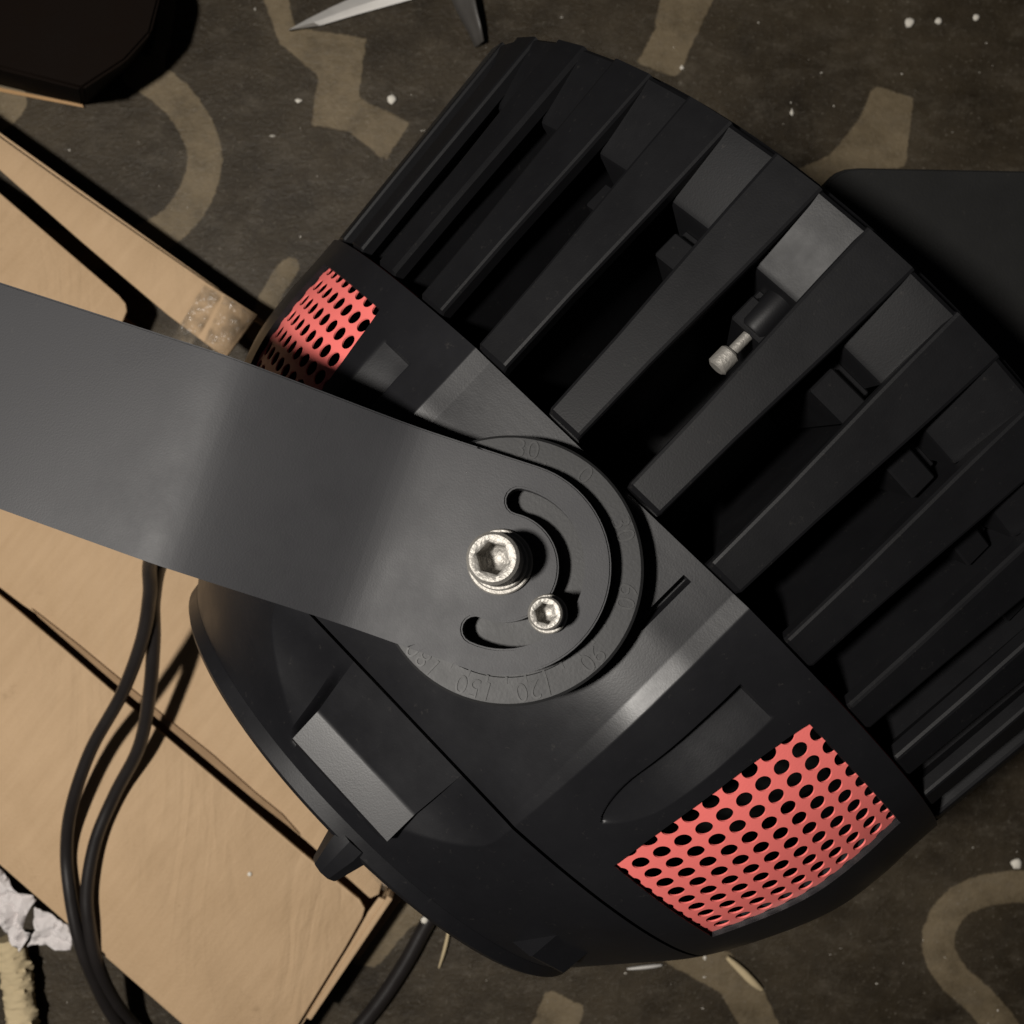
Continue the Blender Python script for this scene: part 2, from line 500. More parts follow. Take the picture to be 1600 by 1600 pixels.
def shell(name, x0, x1, nx, window=False):
    fine = np.concatenate([np.arange(-75, -26, 0.3), np.arange(-26, -13, 0.12), np.arange(-13, 13, 0.3), np.arange(13, 31, 0.12), np.arange(31, 75.001, 0.3)])
    extra = []
    for a, b in VENT: extra += [math.degrees(a), math.degrees(b)]
    for a, b in LEDGES: extra += [a - 0.01, a + 0.01, b - 0.01, b + 0.05]
    ph = sorted(set(np.round(np.concatenate([fine, np.arange(78, 285, 3.0), extra]), 4)))
    xs = list(np.linspace(x0, x1, nx))
    if window: xs = sorted(set(xs + [VX0, VX1]))
    def warp(x, p):
        q = (p + 180) % 360 - 180
        w = max(0.0, 1 - abs(abs(q) - 32.3) / 6.0)
        u = max(0.0, 1 - ((x + .0165) / .0315) ** 2)
        return p - math.copysign(1.7 * w * u, q) if window else p
    verts = [polar(x, R_(warp(x, p)), body_r(x, R_(warp(x, p)))) for x in xs for p in ph]
    n = len(ph)
    faces = []
    win = set()
    for i in range(len(xs) - 1):
        for j in range(n):
            k = (j + 1) % n
            if window:
                pm = R_((ph[j] + ph[k]) / 2) if k else 9
                xm = (xs[i] + xs[i + 1]) / 2
                if VX0 < xm < VX1 and any(a < pm < b for a, b in VENT):
                    win.add((i, j)); continue
            faces.append((i * n + j, i * n + k, (i + 1) * n + k, (i + 1) * n + j))
    m = mesh_from(name, verts, faces)
    bm = bmesh.new(); bm.from_mesh(m)
    bmesh.ops.recalc_face_normals(bm, faces=bm.faces)
    # turn every open border inwards so the shell shows a wall thickness
    be = [e for e in bm.edges if e.is_boundary]
    r = bmesh.ops.extrude_edge_only(bm, edges=be)
    for g in r['geom']:
        if isinstance(g, bmesh.types.BMVert):
            q = Vector((0, g.co.y, g.co.z)).normalized()
            g.co -= q * 0.0045
    bmesh.ops.recalc_face_normals(bm, faces=bm.faces)
    bm.to_mesh(m); bm.free()
    return m

housing = obj("housing", shell("housing", -0.0592, 0.0238, 150, True), M['housing'], lamp, 32)
cap = obj("end_cap", shell("end_cap", -0.0985, -0.0602, 60), M['cap'], lamp, 32)

def ring_x(name, prof_xr, seg=120):
    m = lathe(name, [(r, x) for x, r in prof_xr], seg)
    m.transform(Matrix(((0, 0, 1, 0), (0, 1, 0, 0), (-1, 0, 0, 0), (0, 0, 0, 1))))
    return m

# dark groove filler at the shell joint, inner liner, base lip with closed bottom
obj("joint_gasket", ring_x("joint_gasket", [(-.062, .115), (-.062, prof(-.0605) - .012), (-.057, prof(-.0575) - .012), (-.057, .115)]), M['liner'], lamp, 40)
obj("driver_case", ring_x("driver_case", [(.02, .0), (.02, .112), (.012, .118), (-.045, .104), (-.055, .095), (-.095, .07), (-.095, 0.)], 24), M['liner'], lamp, 20)
obj("base_lip", ring_x("base_lip", [(-.0978, .085), (-.0978, .0996), (-.0984, .1008), (-.1032, .1002), (-.1046, .0986), (-.1052, .0950), (-.1052, 0.)]), M['cap'], cap, 25)
# conical rubber foot on the base
ft = lathe("rubber_foot", [(.0, .0105), (.0047, .0105), (.0052, .0098), (.0078, .0005), (.0078, -.003), (0, -.003)], 10)
ft.transform(Matrix(((0, 0, -1, 0), (0, 1, 0, 0), (1, 0, 0, 0), (0, 0, 0, 1))))
fo = obj("rubber_foot", ft, M['cap'], cap, 20)
fo.location = (-.1045, -.016, .0925)

# ------------------------------------------------------------------ red vents
def vent_sheet(name, a0, a1):
    """perforated sheet bent over the shell, holes on a staggered grid"""
    pad = 0.004
    Rm = 0.150
    s0, s1 = a0 * Rm - pad, a1 * Rm + pad
    x0, x1 = VX0 - pad, VX1 + pad
    pitch, hr = 0.0064, 0.00228
    nxh = int(math.ceil((x1 - x0) / pitch)); nsh = int(math.ceil((s1 - s0) / pitch))
    verts, faces, cache = [], [], {}
    def vid(x, s):
        key = (round(x, 5), round(s, 5))
        if key not in cache:
            cache[key] = len(verts)
            verts.append(polar(x, s / Rm, prof(x) - 0.0022))
        return cache[key]
    for i in range(nxh):
        for j in range(nsh):
            cx = x0 + (i + .5) * pitch; cs_ = s0 + (j + .5) * pitch
            outer = []
            h = pitch / 2
            cor = [(h, -h), (h, h), (-h, h), (-h, -h)]
            for q in range(4):
                a, b = cor[q], cor[(q + 1) % 4]
                for t in range(6):
                    outer.append((a[0] + (b[0] - a[0]) * t / 6, a[1] + (b[1] - a[1]) * t / 6))
            inner = []
            for (ox, oy) in outer:
                a = math.atan2(oy, ox)
                inner.append((hr * math.cos(a), hr * 1.12 * math.sin(a)))
            oi = [vid(cx + o[0], cs_ + o[1]) for o in outer]; ii = [vid(cx + o[0], cs_ + o[1]) for o in inner]
            n_ = len(oi)
            for q in range(n_):
                w_ = (q + 1) % n_
                faces.append((oi[q], oi[w_], ii[w_], ii[q]))
    m = mesh_from(name, verts, faces)
    o = obj(name, m, M['red'], lamp)
    md = o.modifiers.new("Thickness", 'SOLIDIFY'); md.thickness = 0.0005; md.offset = -1
    return o
v1 = vent_sheet("vent_mesh", *VENT[0]); v1["label"] = "wide red perforated vent beside the long recess"
v2 = vent_sheet("vent_mesh", *VENT[1]); v2["label"] = "red perforated vent half shaded above the bracket arm"

# ------------------------------------------------------------------ heat sink
FX0, FX1 = 0.0243, 0.1074
NF = 34
STEP = 2 * PI / NF
PH0 = R_(4.4)
def sink_R(x): return 0.1502 + (x - FX0) / (FX1 - FX0) * 0.0078

sink = obj("heat_sink", ring_x("heat_sink", [(.0225, .1), (.0225, .128), (.0243, .128), (.0250, .088), (.090, .088), (.098, .125), (.1074, .1545), (.1074, .120), (.09, .10)], 136), M['sink'], lamp, 30)

def fin_mesh():
    bm = bmesh.new()
    xs = [FX0, FX0 + .0012, .035, .05, .065, .08, .092, .100, FX1]
    rows = []
    for x in xs:
        t = (x - FX0) / (FX1 - FX0)
        hw = R_(float(np.interp(t, [0, .31, .58, .74, 1], [2.12, 2.25, 2.55, 2.72, 2.85])))                   # half angle, widening to the front
        ro = sink_R(x)
        if x == FX0: ro -= 0.0013; hw *= 0.95
        ri = 0.085
        flat = ro * math.cos(hw * 0.6)
        row = []
        hi = hw * 0.80
        wb = R_(0.75)
        rc = ro - .0042
        for (r, a) in ((ri, -wb), (rc - .003, -wb), (rc, -hw * .97), (ro - .0011, -hw), (ro - .0003, -hw + R_(.14)), (ro, -hw + R_(.42)), (ro, hw - R_(.42)), (ro - .0003, hw - R_(.14)), (ro - .0011, hw), (rc, hw * .97), (rc - .003, wb), (ri, wb)):
            row.append(bm.verts.new(polar(x, a, r)))
        rows.append(row)
    for i in range(len(rows) - 1):
        for j in range(11):
            bm.faces.new((rows[i][j], rows[i][j + 1], rows[i + 1][j + 1], rows[i + 1][j]))
    bm.faces.new(rows[0][::-1]); bm.faces.new(rows[-1])
    # rounded lower end
    return bm_mesh("fin", bm)

def ramp_mesh():
    """sloping block that closes a gap at the front end of the sink"""
    bm = bmesh.new()
    rows = []
    for x, drop, hwd in ((.0850, .0300, 2.65), (.0850, .0068, 2.50), (.0854, .0057, 2.50), (.0866, .0049, 2.48), (FX1 - .0012, .0004, 2.25), (FX1, .0012, 2.2), (FX1, .0300, 2.2)):
        ro = sink_R(x) - drop
        h = R_(hwd + 0.35)
        rows.append([bm.verts.new(polar(x, -h, ro)), bm.verts.new(polar(x, 0, ro * math.cos(h))), bm.verts.new(polar(x, h, ro))])
    for i in range(len(rows) - 1):
        for j in range(2):
            bm.faces.new((rows[i][j], rows[i][j + 1], rows[i + 1][j + 1], rows[i + 1][j]))
    bm.faces.new([r[0] for r in rows]); bm.faces.new([r[2] for r in rows][::-1])
    bm.faces.new([rows[0][0], rows[-1][0], rows[-1][1], rows[-1][2], rows[0][2], rows[0][1]])
    return bm_mesh("ramp_block", bm)

def lug_mesh():
    """short stepped lug low down against a fin, in front of each ramp"""
    bm = bmesh.new()
    def box(x0, x1, a0, a1, r0, r1):
        v = [bm.verts.new(polar(x, R_(a), r)) for x in (x0, x1) for a in (a0, a1) for r in (r0, r1)]
        for f in ((0, 1, 3, 2), (4, 6, 7, 5), (0, 4, 5, 1), (2, 3, 7, 6), (1, 5, 7, 3), (0, 2, 6, 4)):
            bm.faces.new([v[i] for i in f])
    box(.0735, .0815, -1.3, 3.6, .095, .1450)
    box(.0815, .0853, -1.6, 3.6, .095, .1400)
    bmesh.ops.recalc_face_normals(bm, faces=bm.faces)
    bmesh.ops.bevel(bm, geom=[e for e in bm.edges], offset=.0005, segments=1, affect='EDGES')
    return bm_mesh("lug", bm)

fm, rm, lm = fin_mesh(), ramp_mesh(), lug_mesh()
for k in range(NF):
    a = PH0 + k * STEP
    rot = Euler((-0.0, 0, 0)).to_matrix().to_4x4() @ Matrix.Rotation(a, 4, 'X')
    o = obj("fin", fm, None if k else M['sink'], sink, 13 if not k else None); o.matrix_local = rot
    rot2 = Matrix.Rotation(a + STEP / 2, 4, 'X')
    o = obj("ramp_block", rm, None if k else M['sink'], sink, 25 if not k else None); o.matrix_local = rot2
    o = obj("lug", lm, None if k else M['sink'], sink, 25 if not k else None); o.matrix_local = rot2

# silver screw in the gap beside the middle fin
sm_ = lathe("screw", [(0, .061), (.0022, .061), (.0029, .0616), (.0029, .0660), (.0024, .0666), (.0015, .0668), (.0015, .0745), (0, .0745)], 20)
sm_.transform(Matrix(((0, 0, 1, 0), (0, 1, 0, 0), (-1, 0, 0, 0), (0, 0, 0, 1))))
sc_ = obj("screw", sm_, M['steel'], sink, 30)
_p = polar(0, R_(0.2), .1425); sc_.location = (0.001, _p.y, _p.z)
bs = ring_x("screw_boss", [(.0735, 0), (.0735, .0036), (.0745, .0042), (.086, .0046), (.086, 0)], 20)
bo = obj("screw_boss", bs, M['sink'], sink, 30); bo.location = (0.001, _p.y, _p.z)

obj("front_bezel", ring_x("front_bezel", [(.1070, .13), (.1080, .1535), (.1105, .1520), (.1115, .146), (.109, .138), (.109, .13)], 120), M['sink'], lamp, 30)
obj("front_glass", ring_x("front_glass", [(.1055, 0), (.1055, .139), (.1085, .139), (.1085, 0)], 96), M['glass'], lamp, 30)

# ------------------------------------------------------------------ swivel dial and bracket
DC = Vector((-0.0108, 0.0006, 0))           # pivot in lamp coordinates
DZ0, DZ1 = 0.128, 0.1508
dm = lathe("angle_dial", [(0, DZ1 - .0004), (.0262, DZ1 - .0004), (.0264, DZ1), (.0326, DZ1), (.0333, DZ1 - .0007), (.0336, DZ0), (0, DZ0)], 96)
dial = obj("angle_dial", dm, M['dial'], lamp, 30); dial.location = DC
txt = [("30", 825, 690), ("0", 915, 741), ("30", 968, 829), ("60", 968, 930), ("90", 921, 1025), ("120", 836, 1080), ("150", 740, 1078), ("180", 660, 1030)]
Linv = LM.inverted()
def to_plane(px, py, z):
    a = Linv @ Vector((0, 0, CAM_H)); b = Linv @ W(px, py, 0.0)
    t = (z - a.z) / (b.z - a.z)
    return a + (b - a) * t
for s, px, py in txt:
    q = to_plane(px, py, DZ1) - DC
    ang = math.atan2(q.y, q.x)
    cu = bpy.data.curves.new("number", 'FONT')
    cu.body = s; cu.size = 0.0066; cu.align_x = 'CENTER'; cu.align_y = 'CENTER'; cu.extrude = 0.00024; cu.offset = -0.00006
    tmp = bpy.data.objects.new("tmp", cu); COL.objects.link(tmp)
    bpy.context.view_layer.update()
    m = bpy.data.meshes.new_from_object(tmp.evaluated_get(bpy.context.evaluated_depsgraph_get()))
    bpy.data.objects.remove(tmp)
    o = obj("number", m, M['number'], dial)
    o.location = (0.0297 * math.cos(ang), 0.0297 * math.sin(ang), DZ1)
    o.rotation_euler = (0, 0, ang - PI / 2)
# tick marks between the numbers
tk = prism("tick", [(-.0003, -.0009), (.0003, -.0009), (.0003, .0009), (-.0003, .0009)], 0, .00025)
for k in range(24):
    q = to_plane(915, 741, DZ1) - DC
    ang = math.atan2(q.y, q.x) + R_(30) - k * R_(10)
    o = obj("tick", tk, M['number'] if k == 0 else None, dial)
    o.location = (0.0270 * math.cos(ang), 0.0270 * math.sin(ang), DZ1 - .0001); o.rotation_euler = (0, 0, ang - PI / 2)

# bracket: flat strap with a half-round end, an arc slot, two bends
BDIR = Vector((-0.436, 0.900, 0)).normalized()
BPER = Vector((BDIR.y, -BDIR.x, 0))       # across the strap
AW, AZB, AT = 0.0256, 0.1526, 0.0048      # half width, underside height, thickness
SL_R, SL_W = 0.0163, 0.0031
sl_a0, sl_a1 = R_(32), R_(-160)
def arm_height(s):
    h = 0.0190
    return h * sstep(0.026, 0.078, s) if False else h * max(0, min(1, (soft(s) )))
def soft(s):
    a, b, w = 0.031, 0.073, 0.0032
    def sp(u): return w * math.log1p(math.exp(max(-40, min(40, u / w)))) if u < 40 * w else u
    return (sp(s - a) - sp(s - b)) / (b - a)

def build_arm():
    bm = bmesh.new()
    # outline in (s along, t across)
    out = []
    for i in range(37):
        a = -PI / 2 + PI * i / 36
        out.append((-AW * math.cos(a), AW * math.sin(a)))
    S_END = 0.205
    ss = list(np.linspace(0.004, S_END, 70))
    out += [(s, AW) for s in ss]
    out += [(s, -AW) for s in reversed(ss)]
    ov = [bm.verts.new((p[0], p[1], 0)) for p in out]
    edges = [bm.edges.new((ov[i], ov[(i + 1) % len(ov)])) for i in range(len(ov))]
    # slot outline: convert pivot-centred lamp angles to (s, t)
    def st(v): return (v.dot(BDIR), v.dot(BPER))
    sl = []
    for i in range(31):
        a = sl_a0 + (sl_a1 - sl_a0) * i / 30
        sl.append(Vector((math.cos(a), math.sin(a), 0)) * (SL_R + SL_W))
    ce = Vector((math.cos(sl_a1), math.sin(sl_a1), 0)) * SL_R
    for i in range(1, 8):
        a = sl_a1 - PI * i / 8
        sl.append(ce + Vector((math.cos(a), math.sin(a), 0)) * SL_W)
    for i in range(31):
        a = sl_a1 + (sl_a0 - sl_a1) * i / 30
        sl.append(Vector((math.cos(a), math.sin(a), 0)) * (SL_R - SL_W))
    ce = Vector((math.cos(sl_a0), math.sin(sl_a0), 0)) * SL_R
    for i in range(1, 8):
        a = sl_a0 + PI - PI * i / 8
        sl.append(ce + Vector((math.cos(a), math.sin(a), 0)) * SL_W)
    sv = [bm.verts.new((*st(v), 0)) for v in sl]
    edges += [bm.edges.new((sv[i], sv[(i + 1) % len(sv)])) for i in range(len(sv))]
    bmesh.ops.triangle_fill(bm, use_beauty=True, use_dissolve=False, edges=edges)
    # cut cross lines so the bends are smooth
    for s in list(np.linspace(0.006, 0.10, 60)):
        bmesh.ops.bisect_plane(bm, geom=bm.verts[:] + bm.edges[:] + bm.faces[:], plane_co=(s, 0, 0), plane_no=(1, 0, 0))
    top = bm.faces[:]
    r = bmesh.ops.extrude_face_region(bm, geom=top)
    newv = [g for g in r['geom'] if isinstance(g, bmesh.types.BMVert)]
    for v in newv: v.co.z = AT
    bmesh.ops.recalc_face_normals(bm, faces=bm.faces)
    es = [e for e in bm.edges if len(e.link_faces) == 2 and e.calc_face_angle() > 1.2]
    bmesh.ops.bevel(bm, geom=es, offset=.00045, segments=2, affect='EDGES')
    for v in bm.verts:
        s, t, z = v.co
        p = DC + BDIR * s + BPER * t
        v.co = (p.x, p.y, AZB + z + arm_height(s))
    bmesh.ops.recalc_face_normals(bm, faces=bm.faces)
    return bm_mesh("bracket_arm", bm)
arm = obj("bracket_arm", build_arm(), M['bracket'], lamp, 28)
# the strap turns down into the crosspiece just outside the picture
cp = prism("crosspiece", [(-AW, 0), (AW, 0), (AW, .0050), (-AW, .0050)], -.150, .0048, .0004)
co = obj("crosspiece", cp, M['bracket'], arm)
pc = DC + BDIR * 0.2052
co.matrix_local = Matrix(((BPER.x, BDIR.x, 0, pc.x), (BPER.y, BDIR.y, 0, pc.y), (0, 0, 1, AZB + arm_height(.205)), (0, 0, 0, 1)))

def cap_bolt(name, loc, r, h, base):
    def mod(j, a, rr):
        if j >= 5:      # hexagon socket
            k = (a % (PI / 3)) - PI / 6
            return rr * 0.90 / math.cos(k) if j in (5, 6) else rr
        return rr
    ch = r * 0.12
    p = [(r * .98, 0), (r, h * .1), (r, h - ch), (r - ch, h), (r * .70, h), (r * .62, h - ch * .5), (r * .60, h * .42), (r * .25, h * .30), (0, h * .28)]
    m = lathe(name, p, 48, mod)
    b = obj(name, m, M['steel'], lamp, 35)
    b.location = loc + Vector((0, 0, base))
    return b
def washer(parent, r, ri, z0, z1):
    m = lathe("washer", [(ri, z0), (r - .0002, z0), (r, z0 + .0002), (r, z1 - .0003), (r - .0003, z1), (ri, z1), (ri, z0)], 44)
    return obj("washer", m, M['steel'], parent, 30)
top = AZB + AT
BS = Vector((.0003, .0013, 0))
pb = cap_bolt("pivot_bolt", DC + BS, .0061, .0104, top + .0036)
washer(pb, .0079, .003, -.0036, -.0019); washer(pb, .0069, .003, -.0017, .0001)
sb_ = DC + Vector((math.cos(R_(-92)), math.sin(R_(-92)), 0)) * SL_R
cb = cap_bolt("clamp_bolt", sb_ + BS * .6, .0039, .0068, top + .0020)
washer(cb, .0047, .002, -.0019, .0001)

# ------------------------------------------------------------------ cardboard carton
CZ = 0.040
cdir = Vector((0.78, -0.625, 0)).normalized()            # along the flap seam
cnor = Vector((-cdir.y, cdir.x, 0))                       # towards the upper right
carton = empty("cardboard_carton", W(200, 900, 0))
tag(carton, "opened brown cardboard carton with loose flaps under the lamp", "carton")
def cpoly(name, pts, z0, z1, mat, parent, bev=.0006):
    """flap given by picture points at its own height"""
    q = [W(x, y, z1) - carton.location for x, y in pts]
    q = [(v.x, v.y) for v in q]
    return obj(name, prism(name, q, z0, z1, bev), mat, parent, 30)
# outer walls (thin boards) and bottom
cpoly("bottom", [(-420, 50), (395, 640), (900, 1020), (560, 1500), (-420, 760)], .001, .004, M['card_in'], carton)
A = [(-420, -98), (402, 488), (985, 925), (600, 1428), (300, 1640), (-420, 985)]
def wall(p, q, z1=CZ, t=9, mat='card'):
    P, Q = Vector(p).to_3d(), Vector(q).to_3d()
    d = (Q - P).normalized(); n = Vector((-d.y, d.x, 0)) * t
    return cpoly("side_wall", [tuple(P.xy), tuple(Q.xy), tuple((Q + n).xy), tuple((P + n).xy)], .004, z1, M[mat], carton)
wall((-420, -93), (402, 494), CZ - .002, 8)
wall((606, 1400), (478, 1590), CZ - .004, -9)
wall((-420, 985), (300, 1614), CZ - .003, -9)
# folded rim board along the upper edge
cpoly("rim_flap", [(-420, -92), (-200, 66), (0, 214), (120, 300), (330, 446), (402, 492), (352, 560), (262, 492), (130, 380), (0, 266), (-420, -60)], CZ - .001, CZ + .001, M['card'], carton)
# left flap with a rounded corner, raised a little
cpoly("corner_flap", [(-420, 10), (0, 302), (100, 388), (186, 462), (196, 474), (198, 486), (190, 505), (172, 540), (60, 700), (-420, 600)], CZ - .008, CZ - .006, M['card'], carton)
# large flap above the seam
cpoly("upper_flap", [(-420, 560), (60, 715), (300, 760), (480, 800), (760, 990), (640, 1200), (592, 1398), (578, 1404), (480, 1316), (330, 1192), (180, 1066), (60, 962), (36, 946), (-420, 600)], CZ - .0045, CZ - .002, M['card'], carton)
# large flap below the seam with a rounded corner
cpoly("lower_flap", [(-420, 612), (-40, 898), (20, 947), (100, 1014), (200, 1101), (330, 1211), (460, 1322), (562, 1406), (570, 1420), (566, 1434), (540, 1480), (500, 1545), (458, 1614), (420, 1680), (370, 1690), (288, 1600), (174, 1500), (60, 1400), (0, 1346), (-420, 975)], CZ - .002, CZ + .0005, M['card'], carton)
cpoly("torn_edge", [(48, 950), (120, 1006), (200, 1072), (262, 1124), (330, 1178), (400, 1240), (440, 1272), (470, 1306), (400, 1252), (330, 1194), (180, 1068), (60, 964)], CZ - .0015, CZ - .0004, M['card_in'], carton, .0002)
# end flap seen as a pale sliver at the corner
cpoly("end_flap", [(592, 1402), (606, 1408), (540, 1500), (440, 1650), (425, 1650), (520, 1505), (570, 1432)], CZ - .007, CZ - .005, M['card'], carton)

# wrinkled clear tape over the rim
def tape(name, c0, c1, c2, c3, z, n=14, m_=6):
    verts, faces = [], []
    for i in range(n + 1):
        for j in range(m_ + 1):
            u, v = i / n, j / m_
            a = Vector(c0).lerp(Vector(c1), u); b = Vector(c3).lerp(Vector(c2), u)
            p = a.lerp(b, v)
            w = W(p.x, p.y, z) - carton.location
            w.z = z + 0.0012 * noise.noise(Vector((u * 7, v * 3, z * 90))) + .0006
            verts.append(w)
    for i in range(n):
        for j in range(m_):
            faces.append((i * (m_ + 1) + j, (i + 1) * (m_ + 1) + j, (i + 1) * (m_ + 1) + j + 1, i * (m_ + 1) + j + 1))
    o = obj(name, mesh_from(name, verts, faces), M['tape'], carton, 60)
    md = o.modifiers.new("Thickness", 'SOLIDIFY'); md.thickness = .0002
    return o
tape("tape_strip", (318, 446), (262, 540), (292, 556), (348, 458), CZ + .0022)
tape("tape_strip", (350, 462), (312, 548), (345, 560), (398, 494), CZ + .0022)
tape("tape_strip", (560, 1340), (600, 1392), (640, 1352), (596, 1310), CZ + .0012)

# ------------------------------------------------------------------ cables
def cable(name, pts, r, label, per=10):
    o = obj(name, tube(name, [W(x, y, z) for x, y, z in pts], r, 14, per), M['rubber'], None, 60)
    return tag(o, label, "cable")
ZC = CZ + .0052
cable("power_cable", [(520, 900, .150), (400, 850, .160), (290, 835, .150), (238, 870, .125), (234, 930, .105), (222, 1000, .09), (190, 1085, .075), (142, 1172, .062), (112, 1260, .053), (104, 1330, ZC), (110, 1400, ZC), (124, 1470, ZC - .001), (146, 1530, .036), (178, 1590, .022), (220, 1640, .010), (300, 1700, .006)], .0032,
      "black cable making the outer left loop over the carton")
cable("power_cable", [(540, 930, .130), (420, 880, .135), (310, 850, .130), (256, 872, .115), (240, 935, .098), (240, 1000, .084), (234, 1080, .070), (218, 1165, .056), (180, 1240, ZC + .002), (150, 1312, ZC + .001), (136, 1390, ZC + .001), (140, 1450, ZC), (154, 1510, .038), (180, 1565, .024), (222, 1615, .009), (310, 1690, .005)], .0033,
      "black cable making the inner right loop over the carton")
c3 = cable("power_cable", [(760, 1360, .02), (716, 1392, .008), (684, 1418, .005), (662, 1452, .0045), (636, 1500, .0045), (600, 1556, .0045), (560, 1606, .0045), (500, 1670, .0045)], .0044,
           "short black cable on the floor with a pale dot under the lamp base")
dt = lathe("print_mark", [(0, .0006), (.0012, .0005), (.0018, 0), (0, -.0004)], 16)
dtm = obj("print_mark", dt, M['crumb'], c3, 40); dtm.location = W(663, 1438, .0087)

# ------------------------------------------------------------------ black case behind the front of the lamp
def rrect(x0, y0, x1, y1, r, n=8):
    out = []
    for cx, cy, a0 in ((x1 - r, y1 - r, 0), (x0 + r, y1 - r, 90), (x0 + r, y0 + r, 180), (x1 - r, y0 + r, 270)):
        for i in range(n + 1):
            a = R_(a0 + 90 * i / n)
            out.append((cx + r * math.cos(a), cy + r * math.sin(a)))
    return out
CH = 0.215
cpts = [(1306, 269), (1322, 263), (1345, 261), (1500, 264), (1900, 272), (1900, 1030), (1640, 778), (1284, 430), (1284, 300), (1292, 280)]
c0 = obj("equipment_case", prism("equipment_case", [tuple(W(x, y, CH).xy) for x, y in cpts], .0, CH, .0012, 2), M['case'], None, 30)
tag(c0, "tall matt black rounded case at the right behind the heat sink", "case")
lid_c = W(1560, 560, CH)
ld = obj("lid", prism("lid", [tuple(lid_c.xy + (W(x, y, CH).xy - lid_c.xy) * .985) for x, y in cpts], CH + .0002, CH + .0012, .0003, 1), M['case'], c0, 30)

# ------------------------------------------------------------------ dark brown box at the upper left
def quad_box(name, bot, topp, z0, z1):
    vs = [W(x, y, z0) for x, y in bot] + [W(x, y, z1) for x, y in topp]
    n = len(bot)
    fs = [tuple(range(n))[::-1], tuple(range(n, 2 * n))] + [(i, (i + 1) % n, n + (i + 1) % n, n + i) for i in range(n)]
    m = mesh_from(name, vs, fs)
    bm = bmesh.new(); bm.from_mesh(m)
    bmesh.ops.recalc_face_normals(bm, faces=bm.faces)
    bmesh.ops.bevel(bm, geom=bm.edges[:], offset=.0018, segments=3, affect='EDGES')
    bm.to_mesh(m); bm.free()
    return m
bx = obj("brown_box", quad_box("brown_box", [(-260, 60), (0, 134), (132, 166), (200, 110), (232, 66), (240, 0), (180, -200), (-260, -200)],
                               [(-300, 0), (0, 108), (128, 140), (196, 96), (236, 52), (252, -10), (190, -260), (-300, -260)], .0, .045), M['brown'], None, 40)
tag(bx, "dark brown box corner at the upper left edge", "box")
tr = obj("base_trim", mesh_from("base_trim", [W(-260, 66, .0008), W(0, 137, .0008), W(128, 163, .0008), W(131, 168, .0008), W(0, 143, .0008), W(-260, 72, .0008)] +
                                [W(-260, 66, .0030), W(0, 137, .0030), W(128, 163, .0030), W(131, 168, .0026), W(0, 143, .0026), W(-260, 72, .0026)],
                                [(0, 5, 4, 3, 2, 1), (6, 7, 8, 9, 10, 11)] + [(i, (i + 1) % 6, 6 + (i + 1) % 6, 6 + i) for i in range(6)]), M['trim'], bx)

# ------------------------------------------------------------------ blade tip, torn lino edge
def blade():
    up = [(450, 47), (480, 30), (520, 10), (560, -8), (620, -34), (760, -80)]
    lo = [(450, 47), (500, 40), (560, 22), (640, 0), (700, -18), (790, -44)]
    verts, faces = [], []
    for (a, b) in zip(up, lo):
        for (x, y), z in ((a, .0022), (((a[0] + b[0]) / 2, (a[1] + b[1]) / 2), .0042), (b, .0022)):
            verts.append(W(x, y, z))
        verts.append(W((a[0] + b[0]) / 2, (a[1] + b[1]) / 2, .0006))
    for i in range(len(up) - 1):
        for j in range(4):
            k = (j + 1) % 4
            faces.append((i * 4 + j, i * 4 + k, (i + 1) * 4 + k, (i + 1) * 4 + j))
    faces.append((20, 21, 22, 23))
    m = mesh_from("knife_blade", verts, faces)
    bm = bmesh.new(); bm.from_mesh(m); bmesh.ops.remove_doubles(bm, verts=bm.verts, dist=1e-5); bmesh.ops.recalc_face_normals(bm, faces=bm.faces); bm.to_mesh(m); bm.free()
    return m
tag(obj("knife_blade", blade(), M['blade'], None, 25), "pale pointed metal blade tip on the floor at the top edge", "blade")

def strip_mesh(name, rows):
    """thin curled strip: rows of picture points with heights"""
    n = len(rows[0]); verts = [W(*p) for r in rows for p in r]
    faces = [(i * n + j, i * n + j + 1, (i + 1) * n + j + 1, (i + 1) * n + j) for i in range(len(rows) - 1) for j in range(n - 1)]
    return mesh_from(name, verts, faces)
cu_ = obj("torn_linoleum_edge", strip_mesh("torn_linoleum_edge", [
    [(690, -60, .001), (712, -60, .004), (728, -60, .008), (735, -60, .0125)], [(704, -6, .001), (720, -8, .004), (734, -8, .008), (742, -8, .0125)],
    [(718, 24, .001), (730, 20, .004), (740, 16, .008), (746, 14, .0125)], [(734, 52, .001), (742, 46, .004), (748, 40, .007), (752, 38, .010)],
    [(744, 74, .001), (750, 70, .003), (754, 66, .005), (757, 64, .007)]]), M['edge_dark'], None, 60)
cu_.modifiers.new("Thickness", 'SOLIDIFY').thickness = .0012
tag(cu_, "curled dark edge of torn floor sheet beside the lamp front", "floor sheet")

